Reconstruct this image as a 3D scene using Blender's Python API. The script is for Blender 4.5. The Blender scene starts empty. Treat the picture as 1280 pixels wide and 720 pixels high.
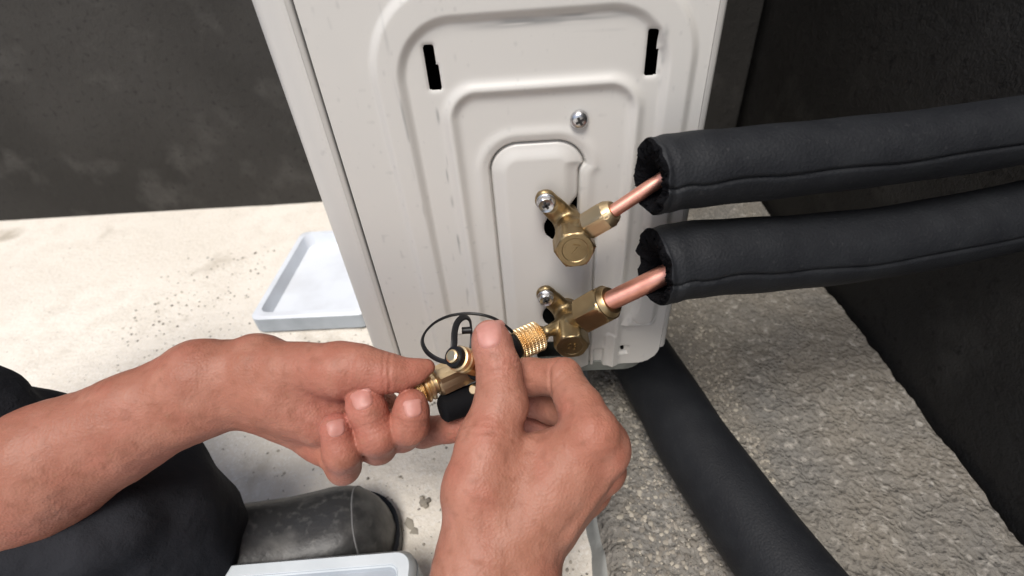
import bpy, bmesh, math, random
import numpy as np
from mathutils import Matrix, Vector
random.seed(7); np.random.seed(7)
S = bpy.context.scene
COL = S.collection

# ------------------------------------------------------------------ camera
F = 620.0                                     # focal length in pixels of a 1280 px wide picture
def nrm(v):
    v = np.asarray(v, float); return v/np.linalg.norm(v)
_dn = nrm([65, 753, F]); _Z = -_dn
_X = nrm([1, -.05, -(65-753*.05)/F]); _Y = np.cross(_Z, _X)
M = np.stack([_X, _Y, _Z], 1)                 # world -> camera (x right, y down, z forward)
fwd = M.T@np.array([0, 0, 1.0])
C = -fwd*.32; C[2] = .43
cam_d = bpy.data.cameras.new('camera'); cam = bpy.data.objects.new('camera', cam_d); COL.objects.link(cam)
cam_d.sensor_width = 36; cam_d.lens = 36*F/1280; cam_d.clip_start = .01; cam_d.clip_end = 200
R3 = np.stack([M.T@np.array([1, 0, 0.]), M.T@np.array([0, -1, 0.]), -fwd], 1)
cam.matrix_world = Matrix.Translation(Vector(C)) @ Matrix(R3.tolist()).to_4x4()
S.camera = cam
cam_d.dof.use_dof = True; cam_d.dof.focus_distance = .285; cam_d.dof.aperture_fstop = 8.0
def ray(px, py): return M.T@np.array([(px-640)/F, (py-360)/F, 1.0])
def P(px, py, d): return C+ray(px, py)*d                       # a point measured at a depth
def PY(px, py, y=0.0): r = ray(px, py); return C+r*(y-C[1])/r[1]   # ... on a plane y = const
def PZ(px, py, z=0.0): r = ray(px, py); return C+r*(z-C[2])/r[2]   # ... at a height

# ------------------------------------------------------------------ world, sun, exposure
SUN_EL, SUN_AZ = math.radians(64), math.radians(192)           # azimuth measured from +Y clockwise
w = bpy.data.worlds.new('World'); S.world = w; w.use_nodes = True
nt = w.node_tree; bg = nt.nodes['Background']
sky = nt.nodes.new('ShaderNodeTexSky'); sky.sky_type = 'NISHITA'; sky.sun_disc = False
sky.sun_elevation = SUN_EL; sky.sun_rotation = SUN_AZ; sky.air_density = 1.0; sky.dust_density = 3.0; sky.ozone_density = .6
nt.links.new(sky.outputs[0], bg.inputs[0]); bg.inputs[1].default_value = .10
sd = bpy.data.lights.new('sun', 'SUN'); sd.energy = 1.9; sd.angle = math.radians(24); sd.color = (1, .97, .93)
sun = bpy.data.objects.new('sun', sd); COL.objects.link(sun)
sv = Vector((math.sin(SUN_AZ)*math.cos(SUN_EL), math.cos(SUN_AZ)*math.cos(SUN_EL), math.sin(SUN_EL)))
sun.rotation_euler = sv.to_track_quat('Z', 'Y').to_euler()
S.view_settings.view_transform = 'Standard'; S.view_settings.look = 'None'
S.view_settings.exposure = 0.60; S.view_settings.gamma = 1; S.view_settings.use_curve_mapping = False
S.render.engine = 'CYCLES'

# ------------------------------------------------------------------ materials
def mat(name, col, rough=.5, metal=0, noise=None, bump=None, sss=None, attr=None, coat=0, spec=.5):
    """noise: list of (scale, detail, col2, lo, hi); bump: list of (kind, scale, strength, dist)"""
    m = bpy.data.materials.new(name); m.use_nodes = True
    t = m.node_tree; b = t.nodes['Principled BSDF']; L = t.links
    b.inputs['Roughness'].default_value = rough; b.inputs['Metallic'].default_value = metal
    b.inputs['Specular IOR Level'].default_value = spec
    b.inputs['Coat Weight'].default_value = coat
    tc = t.nodes.new('ShaderNodeTexCoord'); co = tc.outputs['Object']
    cur = None
    if attr:
        a = t.nodes.new('ShaderNodeAttribute'); a.attribute_name = attr; cur = a.outputs['Color']
    for (sc, det, c2, lo, hi) in (noise or []):
        n = t.nodes.new('ShaderNodeTexNoise'); n.inputs['Scale'].default_value = sc; n.inputs['Detail'].default_value = det
        L.new(co, n.inputs['Vector'])
        r = t.nodes.new('ShaderNodeMapRange'); r.inputs[1].default_value = lo; r.inputs[2].default_value = hi
        L.new(n.outputs['Fac'], r.inputs[0])
        x = t.nodes.new('ShaderNodeMix'); x.data_type = 'RGBA'
        L.new(r.outputs[0], x.inputs[0])
        if cur is None: x.inputs[6].default_value = (*col, 1)
        else: L.new(cur, x.inputs[6])
        x.inputs[7].default_value = (*c2, 1); cur = x.outputs[2]
    if cur is None: b.inputs['Base Color'].default_value = (*col, 1)
    else: L.new(cur, b.inputs['Base Color'])
    prev = None
    for (kind, sc, st, dist) in (bump or []):
        if kind == 'v':
            n = t.nodes.new('ShaderNodeTexVoronoi'); o = n.outputs['Distance']
        else:
            n = t.nodes.new('ShaderNodeTexNoise'); n.inputs['Detail'].default_value = 6; o = n.outputs['Fac']
        n.inputs['Scale'].default_value = sc; L.new(co, n.inputs['Vector'])
        bp = t.nodes.new('ShaderNodeBump'); bp.inputs['Strength'].default_value = st; bp.inputs['Distance'].default_value = dist
        L.new(o, bp.inputs['Height'])
        if prev is not None: L.new(prev, bp.inputs['Normal'])
        prev = bp.outputs['Normal']
    if prev is not None: L.new(prev, b.inputs['Normal'])
    if sss:
        b.inputs['Subsurface Weight'].default_value = sss[0]; b.inputs['Subsurface Radius'].default_value = (1, .35, .2)
        b.inputs['Subsurface Scale'].default_value = sss[1]
    return m

PAINT = mat('painted_steel', (.61, .592, .555), .38, noise=[(9, 4, (.57, .555, .525), .35, .75), (70, 8, (.42, .41, .40), .70, .82)], bump=[('n', 900, .06, .0004)])
PAINT_P = mat('painted_steel_worn', (.61, .592, .555), .38, attr='paint', noise=[(300, 4, (.50, .49, .47), .68, .80)], bump=[('n', 900, .06, .0004)])
PAINT_PAN = mat('base_pan_paint', (.25, .27, .25), .5, noise=[(60, 5, (.16, .17, .16), .5, .7)])
BRASS = mat('forged_brass', (.35, .26, .14), .42, 1, noise=[(70, 5, (.23, .165, .085), .38, .72), (260, 4, (.48, .37, .21), .6, .8)], bump=[('n', 700, .12, .0006)])
BRASS_DK = mat('aged_brass', (.35, .265, .145), .42, 1, noise=[(60, 5, (.23, .17, .09), .4, .7)], bump=[('n', 600, .15, .0006)])
BRASS_NUT = mat('machined_brass', (.56, .43, .27), .42, 1, noise=[(50, 4, (.47, .36, .21), .4, .7)], bump=[('n', 900, .06, .0004)])
GOLD = mat('polished_brass', (.88, .69, .43), .40, 1, noise=[(120, 3, (.74, .48, .20), .45, .75)])
CAPGOLD = mat('pale_brass', (.88, .70, .42), .34, 1)
BRASS_NUT2 = mat('worn_brass', (.46, .34, .185), .36, 1, noise=[(50, 5, (.33, .235, .12), .4, .7)], bump=[('n', 700, .1, .0005)])
ORANGE = mat('reddish_brass', (.62, .25, .08), .38, 1)
COPPER = mat('copper', (.90, .44, .33), .40, 1, noise=[(60, 4, (.66, .27, .19), .45, .75)], bump=[('n', 300, .12, .0006)])
ZINC = mat('zinc', (.62, .62, .63), .30, 1, noise=[(300, 3, (.40, .40, .41), .5, .7)])
CROSS_SHADE = mat('cross_shade', (.06, .06, .06), .6, .6)  # dark bars on the screw heads, painted shade of a cross slot
FOAM = mat('black_foam', (.011, .012, .0145), .62, noise=[(60, 6, (.016, .0175, .020), .40, .7), (420, 3, (.024, .025, .027), .62, .75)], bump=[('v', 700, .25, .0007), ('n', 60, .10, .002)], spec=.3)
FOAMCUT = mat('cut_foam', (.007, .007, .008), 1.0, bump=[('n', 350, 1, .003)], spec=.05)
RUBBER = mat('black_plastic', (.007, .007, .008), .42, spec=.3)
HANDLE = mat('black_grip', (.004, .004, .005), .8, spec=.15, bump=[('n', 900, .2, .0004)])
INSIDE = mat('dark_interior', (.006, .006, .006), .9, spec=.1)  # near-black that stands in for the shade inside openings
CONC = mat('cream_concrete', (.80, .745, .655), .9, noise=[(4, 6, (.70, .645, .555), .42, .72), (26, 8, (.72, .665, .575), .45, .62), (330, 5, (.80, .76, .69), .5, .66), (210, 5, (.33, .285, .23), .665, .73), (9, 8, (.50, .45, .37), .62, .74)], bump=[('n', 30, .45, .005), ('n', 160, .7, .002), ('n', 600, .6, .0008)], spec=.2)
ROUGH = mat('rough_concrete', (.25, .227, .19), .95, noise=[(14, 6, (.21, .20, .18), .4, .66), (140, 4, (.44, .41, .36), .55, .72), (300, 3, (.10, .095, .09), .64, .72)], bump=[('v', 210, .7, .004), ('n', 420, .8, .0025)], spec=.2)
STONE = [mat('aggregate_a', (.33, .30, .25), .9, spec=.2), mat('aggregate_b', (.22, .20, .17), .9, spec=.2), mat('aggregate_c', (.44, .40, .33), .85, spec=.25)]
CEMENT = mat('smooth_cement', (.34, .345, .325), .8, noise=[(40, 6, (.22, .23, .22), .4, .7)], bump=[('n', 90, .4, .003)], spec=.25)
WALLDK = mat('dark_plaster', (.055, .052, .048), .9, noise=[(3, 8, (.036, .034, .031), .38, .66), (14, 8, (.080, .076, .070), .55, .75), (120, 5, (.030, .028, .026), .58, .72)], bump=[('n', 9, .25, .012), ('n', 90, .35, .003), ('n', 420, .6, .0015)], spec=.2)
CASE = mat('grey_blue_plastic', (.40, .445, .49), .42, noise=[(30, 4, (.33, .37, .41), .45, .7)], bump=[('n', 700, .1, .0005)])
CASELT = mat('pale_blue_plastic', (.62, .67, .70), .38, noise=[(30, 4, (.54, .59, .62), .45, .7)])
WHITEPL = mat('white_plastic', (.74, .78, .83), .4, noise=[(20, 4, (.66, .69, .73), .45, .7)])
SHOE = mat('shoe_leather', (.024, .024, .024), .45, noise=[(26, 7, (.12, .118, .112), .46, .70), (160, 5, (.09, .088, .083), .55, .80)], bump=[('n', 160, .3, .0015)])
SHOESEAM = mat('shoe_stitching', (.12, .12, .12), .6)
TROUSER = mat('dark_trousers', (.018, .019, .023), .92, noise=[(18, 5, (.030, .031, .036), .4, .7)], bump=[('n', 40, .6, .006), ('n', 900, .4, .0008)], spec=.15)
SKIN = mat('skin', (.5, .26, .18), .50, attr='skin', noise=[(230, 5, (.32, .145, .09), .60, .85)], bump=[('v', 750, .34, .0006), ('n', 90, .12, .0014), ('n', 380, .40, .0007)], sss=(.15, .003), spec=.28)
NAIL = mat('fingernail', (.46, .205, .165), .5, noise=[(150, 3, (.53, .25, .21), .4, .7)], sss=(.2, .002), spec=.5)

# ------------------------------------------------------------------ helpers
def props(o, label=None, cat=None, group=None, kind=None):
    for k, v in (('label', label), ('category', cat), ('group', group), ('kind', kind)):
        if v: o[k] = v
    return o
def empty(name, loc=(0, 0, 0), **k):
    o = bpy.data.objects.new(name, None); o.location = loc; o.empty_display_size = .02; COL.objects.link(o); return props(o, **k)
def build(name, V, Fc, m, parent=None, smooth=True, angle=35, mats=None, idx=None, **k):
    me = bpy.data.meshes.new(name); me.from_pydata([tuple(map(float, v)) for v in V], [], [tuple(map(int, f)) for f in Fc]); me.update()
    for mm in ([m] if mats is None else mats): me.materials.append(mm)
    if idx is not None: me.polygons.foreach_set('material_index', np.asarray(idx, np.int32))
    if smooth:
        me.polygons.foreach_set('use_smooth', np.ones(len(me.polygons), bool))
        if angle: me.set_sharp_from_angle(angle=math.radians(angle))
    o = bpy.data.objects.new(name, me); COL.objects.link(o)
    if parent is not None:
        o.parent = parent
        par = parent; off = Vector((0, 0, 0))
        while par is not None: off = off + par.location; par = par.parent
        me.transform(Matrix.Translation(-off))
    return props(o, **k)
def frame(a, up=(0, 0, 1)):
    a = nrm(a); u = np.asarray(up, float)
    if abs(a@nrm(u)) > .98: u = np.array([1., 0, 0])
    s = nrm(np.cross(u, a)); return s, np.cross(a, s), a
class MB:
    def __init__(s): s.V = []; s.F = []; s.I = []
    def add(s, V, Fc, i=0):
        n = len(s.V); s.V += [tuple(v) for v in V]; s.F += [tuple(j+n for j in f) for f in Fc]; s.I += [i]*len(Fc); return s
    def lathe(s, o, axis, rings, n=48, phase=0, caps=(1, 1), up=(0, 0, 1), i=0):
        """rings: (t, r[, hexflat]) along the axis; a hexflat limits the radius to a hexagon (chamfered hex)"""
        sx, sy, a = frame(axis, up); o = np.asarray(o, float); V = []; Fc = []
        for rg in rings:
            t, r = rg[0], rg[1]; hf = rg[2] if len(rg) > 2 else None
            for j in range(n):
                ph = 2*math.pi*j/n; rr = r
                if hf:
                    q = (ph % (math.pi/3))-math.pi/6; rr = min(r, hf/math.cos(q))
                pp = ph+phase
                V.append(o+a*t+sx*math.cos(pp)*rr+sy*math.sin(pp)*rr)
        for k in range(len(rings)-1):
            for j in range(n):
                j2 = (j+1) % n; Fc.append((k*n+j, k*n+j2, (k+1)*n+j2, (k+1)*n+j))
        if caps[0]: V.append(o+a*rings[0][0]); c = len(V)-1; Fc += [(c, (j+1) % n, j) for j in range(n)]
        if caps[1]:
            V.append(o+a*rings[-1][0]); c = len(V)-1; b = (len(rings)-1)*n; Fc += [(c, b+j, b+(j+1) % n) for j in range(n)]
        return s.add(V, Fc, i)
    def knurl(s, o, axis, L, r, n=32, rows=9, amp=.0005, ch=.0007, i=0):
        sx, sy, a = frame(axis); o = np.asarray(o, float); na = n*6; nr = rows*6; V = []; Fc = []
        tri = lambda x: abs((x % 1)-.5)*2
        for k in range(nr+1):
            t = k/nr
            e = min(t, 1-t)*L; dr = -max(0, ch-e)*1.0
            for j in range(na):
                ph = 2*math.pi*j/na; u = n*j/na; v = rows*t*.9
                h = min(tri(u+v), tri(u-v))*2*amp-amp
                rr = r+(h if e > ch*.6 else 0)+dr
                V.append(o+a*t*L+(sx*math.cos(ph)+sy*math.sin(ph))*rr)
        for k in range(nr):
            for j in range(na):
                j2 = (j+1) % na; Fc.append((k*na+j, k*na+j2, (k+1)*na+j2, (k+1)*na+j))
        V.append(o); c = len(V)-1; Fc += [(c, (j+1) % na, j) for j in range(na)]
        V.append(o+a*L); c = len(V)-1; Fc += [(c, nr*na+j, nr*na+(j+1) % na) for j in range(na)]
        return s.add(V, Fc, i)
    def tube(s, pts, rad, n=16, flat=None, up=(0, 0, 1), i=0):
        """tube through pts; rad number or list; flat=(w,h) gives a flat strap"""
        pts = [np.asarray(p, float) for p in pts]; m = len(pts); V = []; Fc = []
        prev = None
        for k, p in enumerate(pts):
            a = nrm(pts[min(k+1, m-1)]-pts[max(k-1, 0)])
            if prev is None: sx, sy, _ = frame(a, up)
            else:
                sx = prev-a*(prev@a); sx = nrm(sx); sy = np.cross(a, sx)
            prev = sx
            r = rad[k] if hasattr(rad, '__len__') else rad
            for j in range(n):
                ph = 2*math.pi*j/n
                if flat:
                    cx = math.copysign(abs(math.cos(ph))**.4, math.cos(ph))*flat[0]; cy = math.copysign(abs(math.sin(ph))**.4, math.sin(ph))*flat[1]
                else: cx, cy = math.cos(ph)*r, math.sin(ph)*r
                V.append(p+sx*cx+sy*cy)
        for k in range(m-1):
            for j in range(n):
                j2 = (j+1) % n; Fc.append((k*n+j, k*n+j2, (k+1)*n+j2, (k+1)*n+j))
        V += [pts[0], pts[-1]]
        Fc += [(m*n, (j+1) % n, j) for j in range(n)]; b = (m-1)*n
        Fc += [(m*n+1, b+j, b+(j+1) % n) for j in range(n)]
        return s.add(V, Fc, i)
    def box(s, c, sz, bev=.002, i=0, rot=None):
        """chamfered box"""
        bm = bmesh.new(); bmesh.ops.create_cube(bm, size=1)
        for v in bm.verts: v.co = Vector((v.co.x*sz[0], v.co.y*sz[1], v.co.z*sz[2]))
        if bev: bmesh.ops.bevel(bm, geom=bm.edges[:], offset=bev, segments=2, affect='EDGES', profile=.5)
        Rm = Matrix.Rotation(rot, 3, 'Z') if rot else Matrix.Identity(3)
        V = [tuple(Rm@v.co+Vector(c)) for v in bm.verts]; bm.verts.index_update()
        Fc = [tuple(v.index for v in f.verts) for f in bm.faces]; bm.free()
        return s.add(V, Fc, i)
    def text(s, txt, o, axis, up, size, ext=.0003, i=0):
        cu = bpy.data.curves.new('t', 'FONT'); cu.body = txt; cu.size = size; cu.extrude = ext; cu.align_x = 'CENTER'; cu.align_y = 'CENTER'
        ob = bpy.data.objects.new('t', cu); me = bpy.data.meshes.new_from_object(ob)
        sx, sy, a = frame(axis, up); o = np.asarray(o, float)
        V = [o+sx*v.co.x+sy*v.co.y+a*v.co.z for v in me.vertices]; Fc = [tuple(p.vertices) for p in me.polygons]
        bpy.data.objects.remove(ob); bpy.data.curves.remove(cu); bpy.data.meshes.remove(me)
        return s.add(V, Fc, i)
    def out(s, name, m, parent=None, **k):
        if isinstance(m, list): return build(name, s.V, s.F, None, parent, mats=m, idx=s.I, **k)
        return build(name, s.V, s.F, m, parent, **k)
def spline(pts, n=10):
    pts = [np.asarray(p, float) for p in pts]; out = []
    for i in range(len(pts)-1):
        p0 = pts[max(i-1, 0)]; p1 = pts[i]; p2 = pts[i+1]; p3 = pts[min(i+2, len(pts)-1)]
        for k in range(n):
            t = k/n
            out.append(.5*((2*p1)+(-p0+p2)*t+(2*p0-5*p1+4*p2-p3)*t*t+(-p0+3*p1-3*p2+p3)*t**3))
    out.append(pts[-1]); return out
# value noise for numpy
def vnoise(p, seed=0):
    p = np.asarray(p, float); i = np.floor(p).astype(np.int64); f = p-i; f = f*f*(3-2*f)
    def hsh(a):
        h = (a[..., 0]*374761393+a[..., 1]*668265263+a[..., 2]*2147483647+seed*1274126177) & 0xffffffff
        h = ((h ^ (h >> 13))*1274126177) & 0xffffffff
        return ((h ^ (h >> 16)) & 0xffff)/65535.
    r = 0
    for dx in (0, 1):
        for dy in (0, 1):
            for dz in (0, 1):
                wgt = (f[..., 0] if dx else 1-f[..., 0])*(f[..., 1] if dy else 1-f[..., 1])*(f[..., 2] if dz else 1-f[..., 2])
                r = r+wgt*hsh(i+np.array([dx, dy, dz]))
    return r*2-1
# signed distance pieces
def cap(p, a, b, r0, r1):
    a = np.asarray(a, float); b = np.asarray(b, float); ab = b-a
    t = np.clip(((p-a)@ab)/(ab@ab), 0, 1)
    return np.linalg.norm(p-a-t[:, None]*ab, axis=1)-(r0+t*(r1-r0))
def smin(a, b, k):
    h = np.maximum(k-np.abs(a-b), 0)/k
    return np.minimum(a, b)-h*h*k*.25
def surface_net(f, lo, hi, h):
    lo = np.asarray(lo, float); B = 8
    nb = np.ceil((np.asarray(hi)-lo)/h/B).astype(int)+1
    n = nb*B
    bi = np.stack(np.meshgrid(*[np.arange(k) for k in nb], indexing='ij'), -1).reshape(-1, 3)
    cv = f(lo+(bi*B+(B-1)/2)*h)
    V = np.repeat(np.repeat(np.repeat(cv.reshape(nb), B, 0), B, 1), B, 2).astype(np.float32)
    act = bi[np.abs(cv) < B*h*.9+.004]
    loc = np.stack(np.meshgrid(*[np.arange(B)]*3, indexing='ij'), -1).reshape(-1, 3)
    for k in range(0, len(act), 400):
        gi = (act[k:k+400, None, :]*B+loc[None]).reshape(-1, 3)
        V[gi[:, 0], gi[:, 1], gi[:, 2]] = f(lo+gi*h)
    ins = V < 0
    cnt = np.zeros(n-1, np.int8)
    for dx in (0, 1):
        for dy in (0, 1):
            for dz in (0, 1):
                cnt += ins[dx:n[0]-1+dx, dy:n[1]-1+dy, dz:n[2]-1+dz]
    cells = np.argwhere((cnt > 0) & (cnt < 8))
    idm = -np.ones(n-1, np.int64); idm[tuple(cells.T)] = np.arange(len(cells))
    acc = np.zeros((len(cells), 3)); num = np.zeros(len(cells))
    corners = [(x, y, z) for x in (0, 1) for y in (0, 1) for z in (0, 1)]
    for a in corners:
        for ax in range(3):
            if a[ax]: continue
            b = list(a); b[ax] = 1
            va = V[tuple((cells+a).T)]; vb = V[tuple((cells+b).T)]
            m = (va < 0) != (vb < 0)
            t = np.where(m, va/np.where(m, va-vb, 1), 0)
            pt = np.tile(np.array(a, float), (len(cells), 1)); pt[:, ax] = t
            acc[m] += pt[m]; num[m] += 1
    verts = lo+(cells+acc/num[:, None])*h
    quads = []
    for ax in range(3):
        o1, o2 = [(1, 2), (2, 0), (0, 1)][ax]
        sl = [slice(None)]*3; sl2 = list(sl); sl[ax] = slice(0, -1); sl2[ax] = slice(1, None)
        e = ins[tuple(sl)] != ins[tuple(sl2)]
        ij = np.argwhere(e); ij = ij[(ij[:, o1] > 0) & (ij[:, o2] > 0) & (ij[:, o1] < n[o1]-1) & (ij[:, o2] < n[o2]-1)]
        def cid(d1, d2):
            q = ij.copy(); q[:, o1] -= d1; q[:, o2] -= d2; return idm[tuple(q.T)]
        q = np.stack([cid(0, 0), cid(1, 0), cid(1, 1), cid(0, 1)], 1)
        flip = ins[tuple(ij.T)]
        q[~flip] = q[~flip][:, ::-1]
        quads.append(q)
    return verts, np.concatenate(quads)

# ================================================================== THE SETTING
def gridmesh(xs, ys, hf):
    X, Y = np.meshgrid(xs, ys, indexing='ij'); Zv = hf(X, Y)
    V = np.stack([X, Y, Zv], -1).reshape(-1, 3); nx, ny = len(xs), len(ys)
    i = np.arange((nx-1)*(ny-1)); a = (i//(ny-1))*ny+i % (ny-1)
    return V, np.stack([a, a+ny, a+ny+1, a+1], 1)
def axis_steps(lo, fine0, fine1, hi, st):
    f = list(np.arange(fine0, fine1, st)); g = []; s_ = st; x = f[-1]
    while x < hi: s_ *= 1.5; x += s_; g.append(x)
    b = []; s_ = st; x = f[0]
    while x > lo: s_ *= 1.5; x -= s_; b.append(x)
    return np.array(b[::-1]+f+g)
def n2(X, Y, s, seed): return vnoise(np.stack([X*s, Y*s, 0*X+seed*7.3], -1), seed)
def ground_h(X, Y):
    near = np.exp(-((X**2+Y**2)/.6))
    return near*(.0022*n2(X, Y, 22, 1)+.0014*n2(X, Y, 70, 2)+.0008*np.abs(n2(X, Y, 160, 3))-.0025*np.clip(n2(X, Y, 95, 5)-.55, 0, 1))
V, Fc = gridmesh(axis_steps(-40, -.36, .10, 40, .0032), axis_steps(-40, -.16, .30, 40, .0032), ground_h)
build('ground', V, Fc, CONC, angle=None, kind='structure')
# raised rough concrete slab under the rear of the unit: its face looks towards the cream floor
SLX, SLH = .064, .030
def slab_h(X, Y): return SLH+.002*n2(X, Y, 30, 4)+.0022*n2(X, Y, 110, 6)+.0015*n2(X, Y, 260, 8)
xs = np.concatenate([[0, .002, .005, .009], np.arange(.013, .30, .0030)])
ys = axis_steps(-1.2, -.20, .32, 1.6, .0030)
X, Y = np.meshgrid(xs, ys, indexing='ij')
edge = .010*n2(0*Y, Y, 9, 11)+.005*n2(0*Y, Y, 38, 12)
drop = np.clip(1-X/.010, 0, 1)
Zs = slab_h(X+SLX, Y)-SLH*.30*drop**2*(1+.6*n2(X, Y, 60, 13))
V = np.stack([X+SLX+edge*np.clip(1-X/.05, 0, 1), Y, Zs], -1).reshape(-1, 3)
nx, ny = len(xs), len(ys); i = np.arange((nx-1)*(ny-1)); a = (i//(ny-1))*ny+i % (ny-1)
Q = np.stack([a, a+ny, a+ny+1, a+1], 1)
slab = build('rough_concrete_slab', V, Q, ROUGH, angle=None, kind='structure')
# smooth cement face of the slab
top = V.reshape(nx, ny, 3)[0]
b1 = top.copy(); b1[:, 2] *= .55; b1[:, 0] -= .004; b2 = top.copy(); b2[:, 2] = -.01; b2[:, 0] -= .013
top2 = top.copy(); top2[:, 0] += .003
VV = np.concatenate([top2, top, b1, b2]); Q = []
for k in range(3):
    for j in range(ny-1): Q.append((k*ny+j, (k+1)*ny+j, (k+1)*ny+j+1, k*ny+j+1))
build('slab_face', VV, Q, CEMENT, slab, angle=None)
# aggregate showing in the slab: too many to pick apart
mb = MB(); ico = bmesh.new(); bmesh.ops.create_icosphere(ico, subdivisions=1, radius=1)
iv = np.array([v.co[:] for v in ico.verts]); ico.verts.index_update(); iF = [tuple(v.index for v in f.verts) for f in ico.faces]; ico.free()
def pebble(c, r, seed, flat=.6):
    rs = np.random.RandomState(seed); v = iv*(1+rs.uniform(-.25, .25, (len(iv), 1)))*np.array([rs.uniform(.7, 1.3), rs.uniform(.7, 1.3), flat])*r
    an = rs.uniform(0, 6.28); c_, s_ = math.cos(an), math.sin(an); v = v@np.array([[c_, -s_, 0], [s_, c_, 0], [0, 0, 1]]); return v+np.asarray(c)
for k in range(5200):
    x = random.uniform(SLX+.006, .21); y = random.uniform(-.17, .24)
    r = random.choice([.0006, .0008, .0010, .0013, .0017, .0023]); z = float(slab_h(np.array([x]), np.array([y]))[0])
    mb.add(pebble((x, y, z-r*.1), r, k), iF, random.choice([0, 1, 1, 2]))
mb.out('aggregate', STONE, slab, kind='stuff', smooth=True, angle=50)
# grit lying on the cream floor
mb = MB()
for k in range(2200):
    x = random.uniform(-.55, .06); y = random.uniform(-.13, .40); r = random.choice([.0004, .0005, .0007, .0010, .0016])
    mb.add(pebble((x, y, r*.2), r, 5000+k), iF, random.choice([0, 1, 1, 2]))
props(mb.out('floor_grit', STONE, None, angle=50), 'fine grit scattered over the cream concrete floor', 'grit', kind='stuff')
c = PZ(529, 628, .004); mb = MB()
for k, (dx, dy, r) in enumerate([(0, 0, .0042), (.004, .002, .003), (-.002, .005, .0028), (.003, -.003, .0024)]):
    mb.add(pebble((c[0]+dx, c[1]+dy, .002+r*.3), r, 70+k, .8), iF, k % 3)
props(mb.out('mortar_crumb', STONE, None, angle=50), 'small grey crumb of mortar on the cream floor left of the wrist', 'crumb')
for px_, py_, dx in ((512, 655, .006), (518, 665, .005)):
    c = PZ(px_, py_, .001); mb = MB()
    mb.add(pebble((c[0], c[1], .001), dx, int(px_), .25), iF, 0)
    props(mb.out('concrete_flake', [STONE[0]], None, angle=50), 'thin %s flake of concrete lying on the floor beside the shoe' % ('upper' if py_ == 655 else 'lower'), 'flake')

# walls round the yard
def wall(name, x0, x1, y0, y1, z1, m, label):
    mb = MB(); mb.box(((x0+x1)/2, (y0+y1)/2, z1/2-.02), (x1-x0, y1-y0, z1+.04), .006)
    return props(mb.out(name, m, None), label, 'wall')
HWX = .37
wall('house_wall', HWX, HWX+.2, -1.4, 2.6, 2.4, WALLDK, 'dark plastered house wall that the black foam hoses run into')
wall('yard_wall', -4, HWX-.01, .55, .69, 1.1, WALLDK, 'dark plastered yard wall behind the air conditioner, beyond the cream floor')

# ================================================================== AIR CONDITIONER
XL, XR, ZB, ZT, DEP = -.0845, .106, .150, .62, .50
ac = empty('air_conditioner', (0, .25, .10), label='beige-white outdoor air conditioner with embossed side panel and two brass valves', cat='air conditioner')
def rrect(X, Z, x0, x1, z0, z1, r):
    cx, cz = (x0+x1)/2, (z0+z1)/2; qx = np.abs(X-cx)-(x1-x0)/2+r; qz = np.abs(Z-cz)-(z1-z0)/2+r
    return np.hypot(np.maximum(qx, 0), np.maximum(qz, 0))+np.minimum(np.maximum(qx, qz), 0)-r
def sstep(a, b, x): t = np.clip((x-a)/(b-a), 0, 1); return t*t*(3-2*t)
mm = .001
def cover_sdf(X, Z):                       # valve cover outline: wider below the first valve
    a = rrect(X, Z, -6.2*mm, 44.5*mm, 40*mm, 324*mm, 16*mm)
    st_ = smin(X-41.5*mm, (311*mm-Z)*.8+(X-44.5*mm)*.6, 3*mm)           # right edge steps in
    a = np.maximum(a, st_)
    b = rrect(X, Z, -6.2*mm, 52.3*mm, 40*mm, 274*mm, 4*mm)
    return np.minimum(a, b)
def hole_sdf(X, Z):
    h = np.hypot(X-31.5*mm, Z-273*mm)-9.8*mm
    tri = np.maximum(np.maximum(X-41.2*mm, 272*mm-Z), (Z-291*mm)*.65-(X-41*mm)*.75)
    h = np.minimum(h, tri)
    h = np.minimum(h, np.hypot((X-30*mm), (Z-203*mm))-11*mm)
    h = np.minimum(h, rrect(X, Z, 14*mm, 36*mm, 161*mm, 178*mm, 3*mm))
    for x0, x1, n0 in ((-31.7*mm, -25.6*mm, 1), (71.6*mm, 77.2*mm, 1)):
        s1 = rrect(X, Z, x0, x1-1.0*mm, 353.6*mm, 374*mm, 1.2*mm); s2 = rrect(X, Z, x0, x1, 353.6*mm, 365.5*mm, 1.2*mm)
        h = np.minimum(h, np.minimum(s1, s2))
    return h
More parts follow.
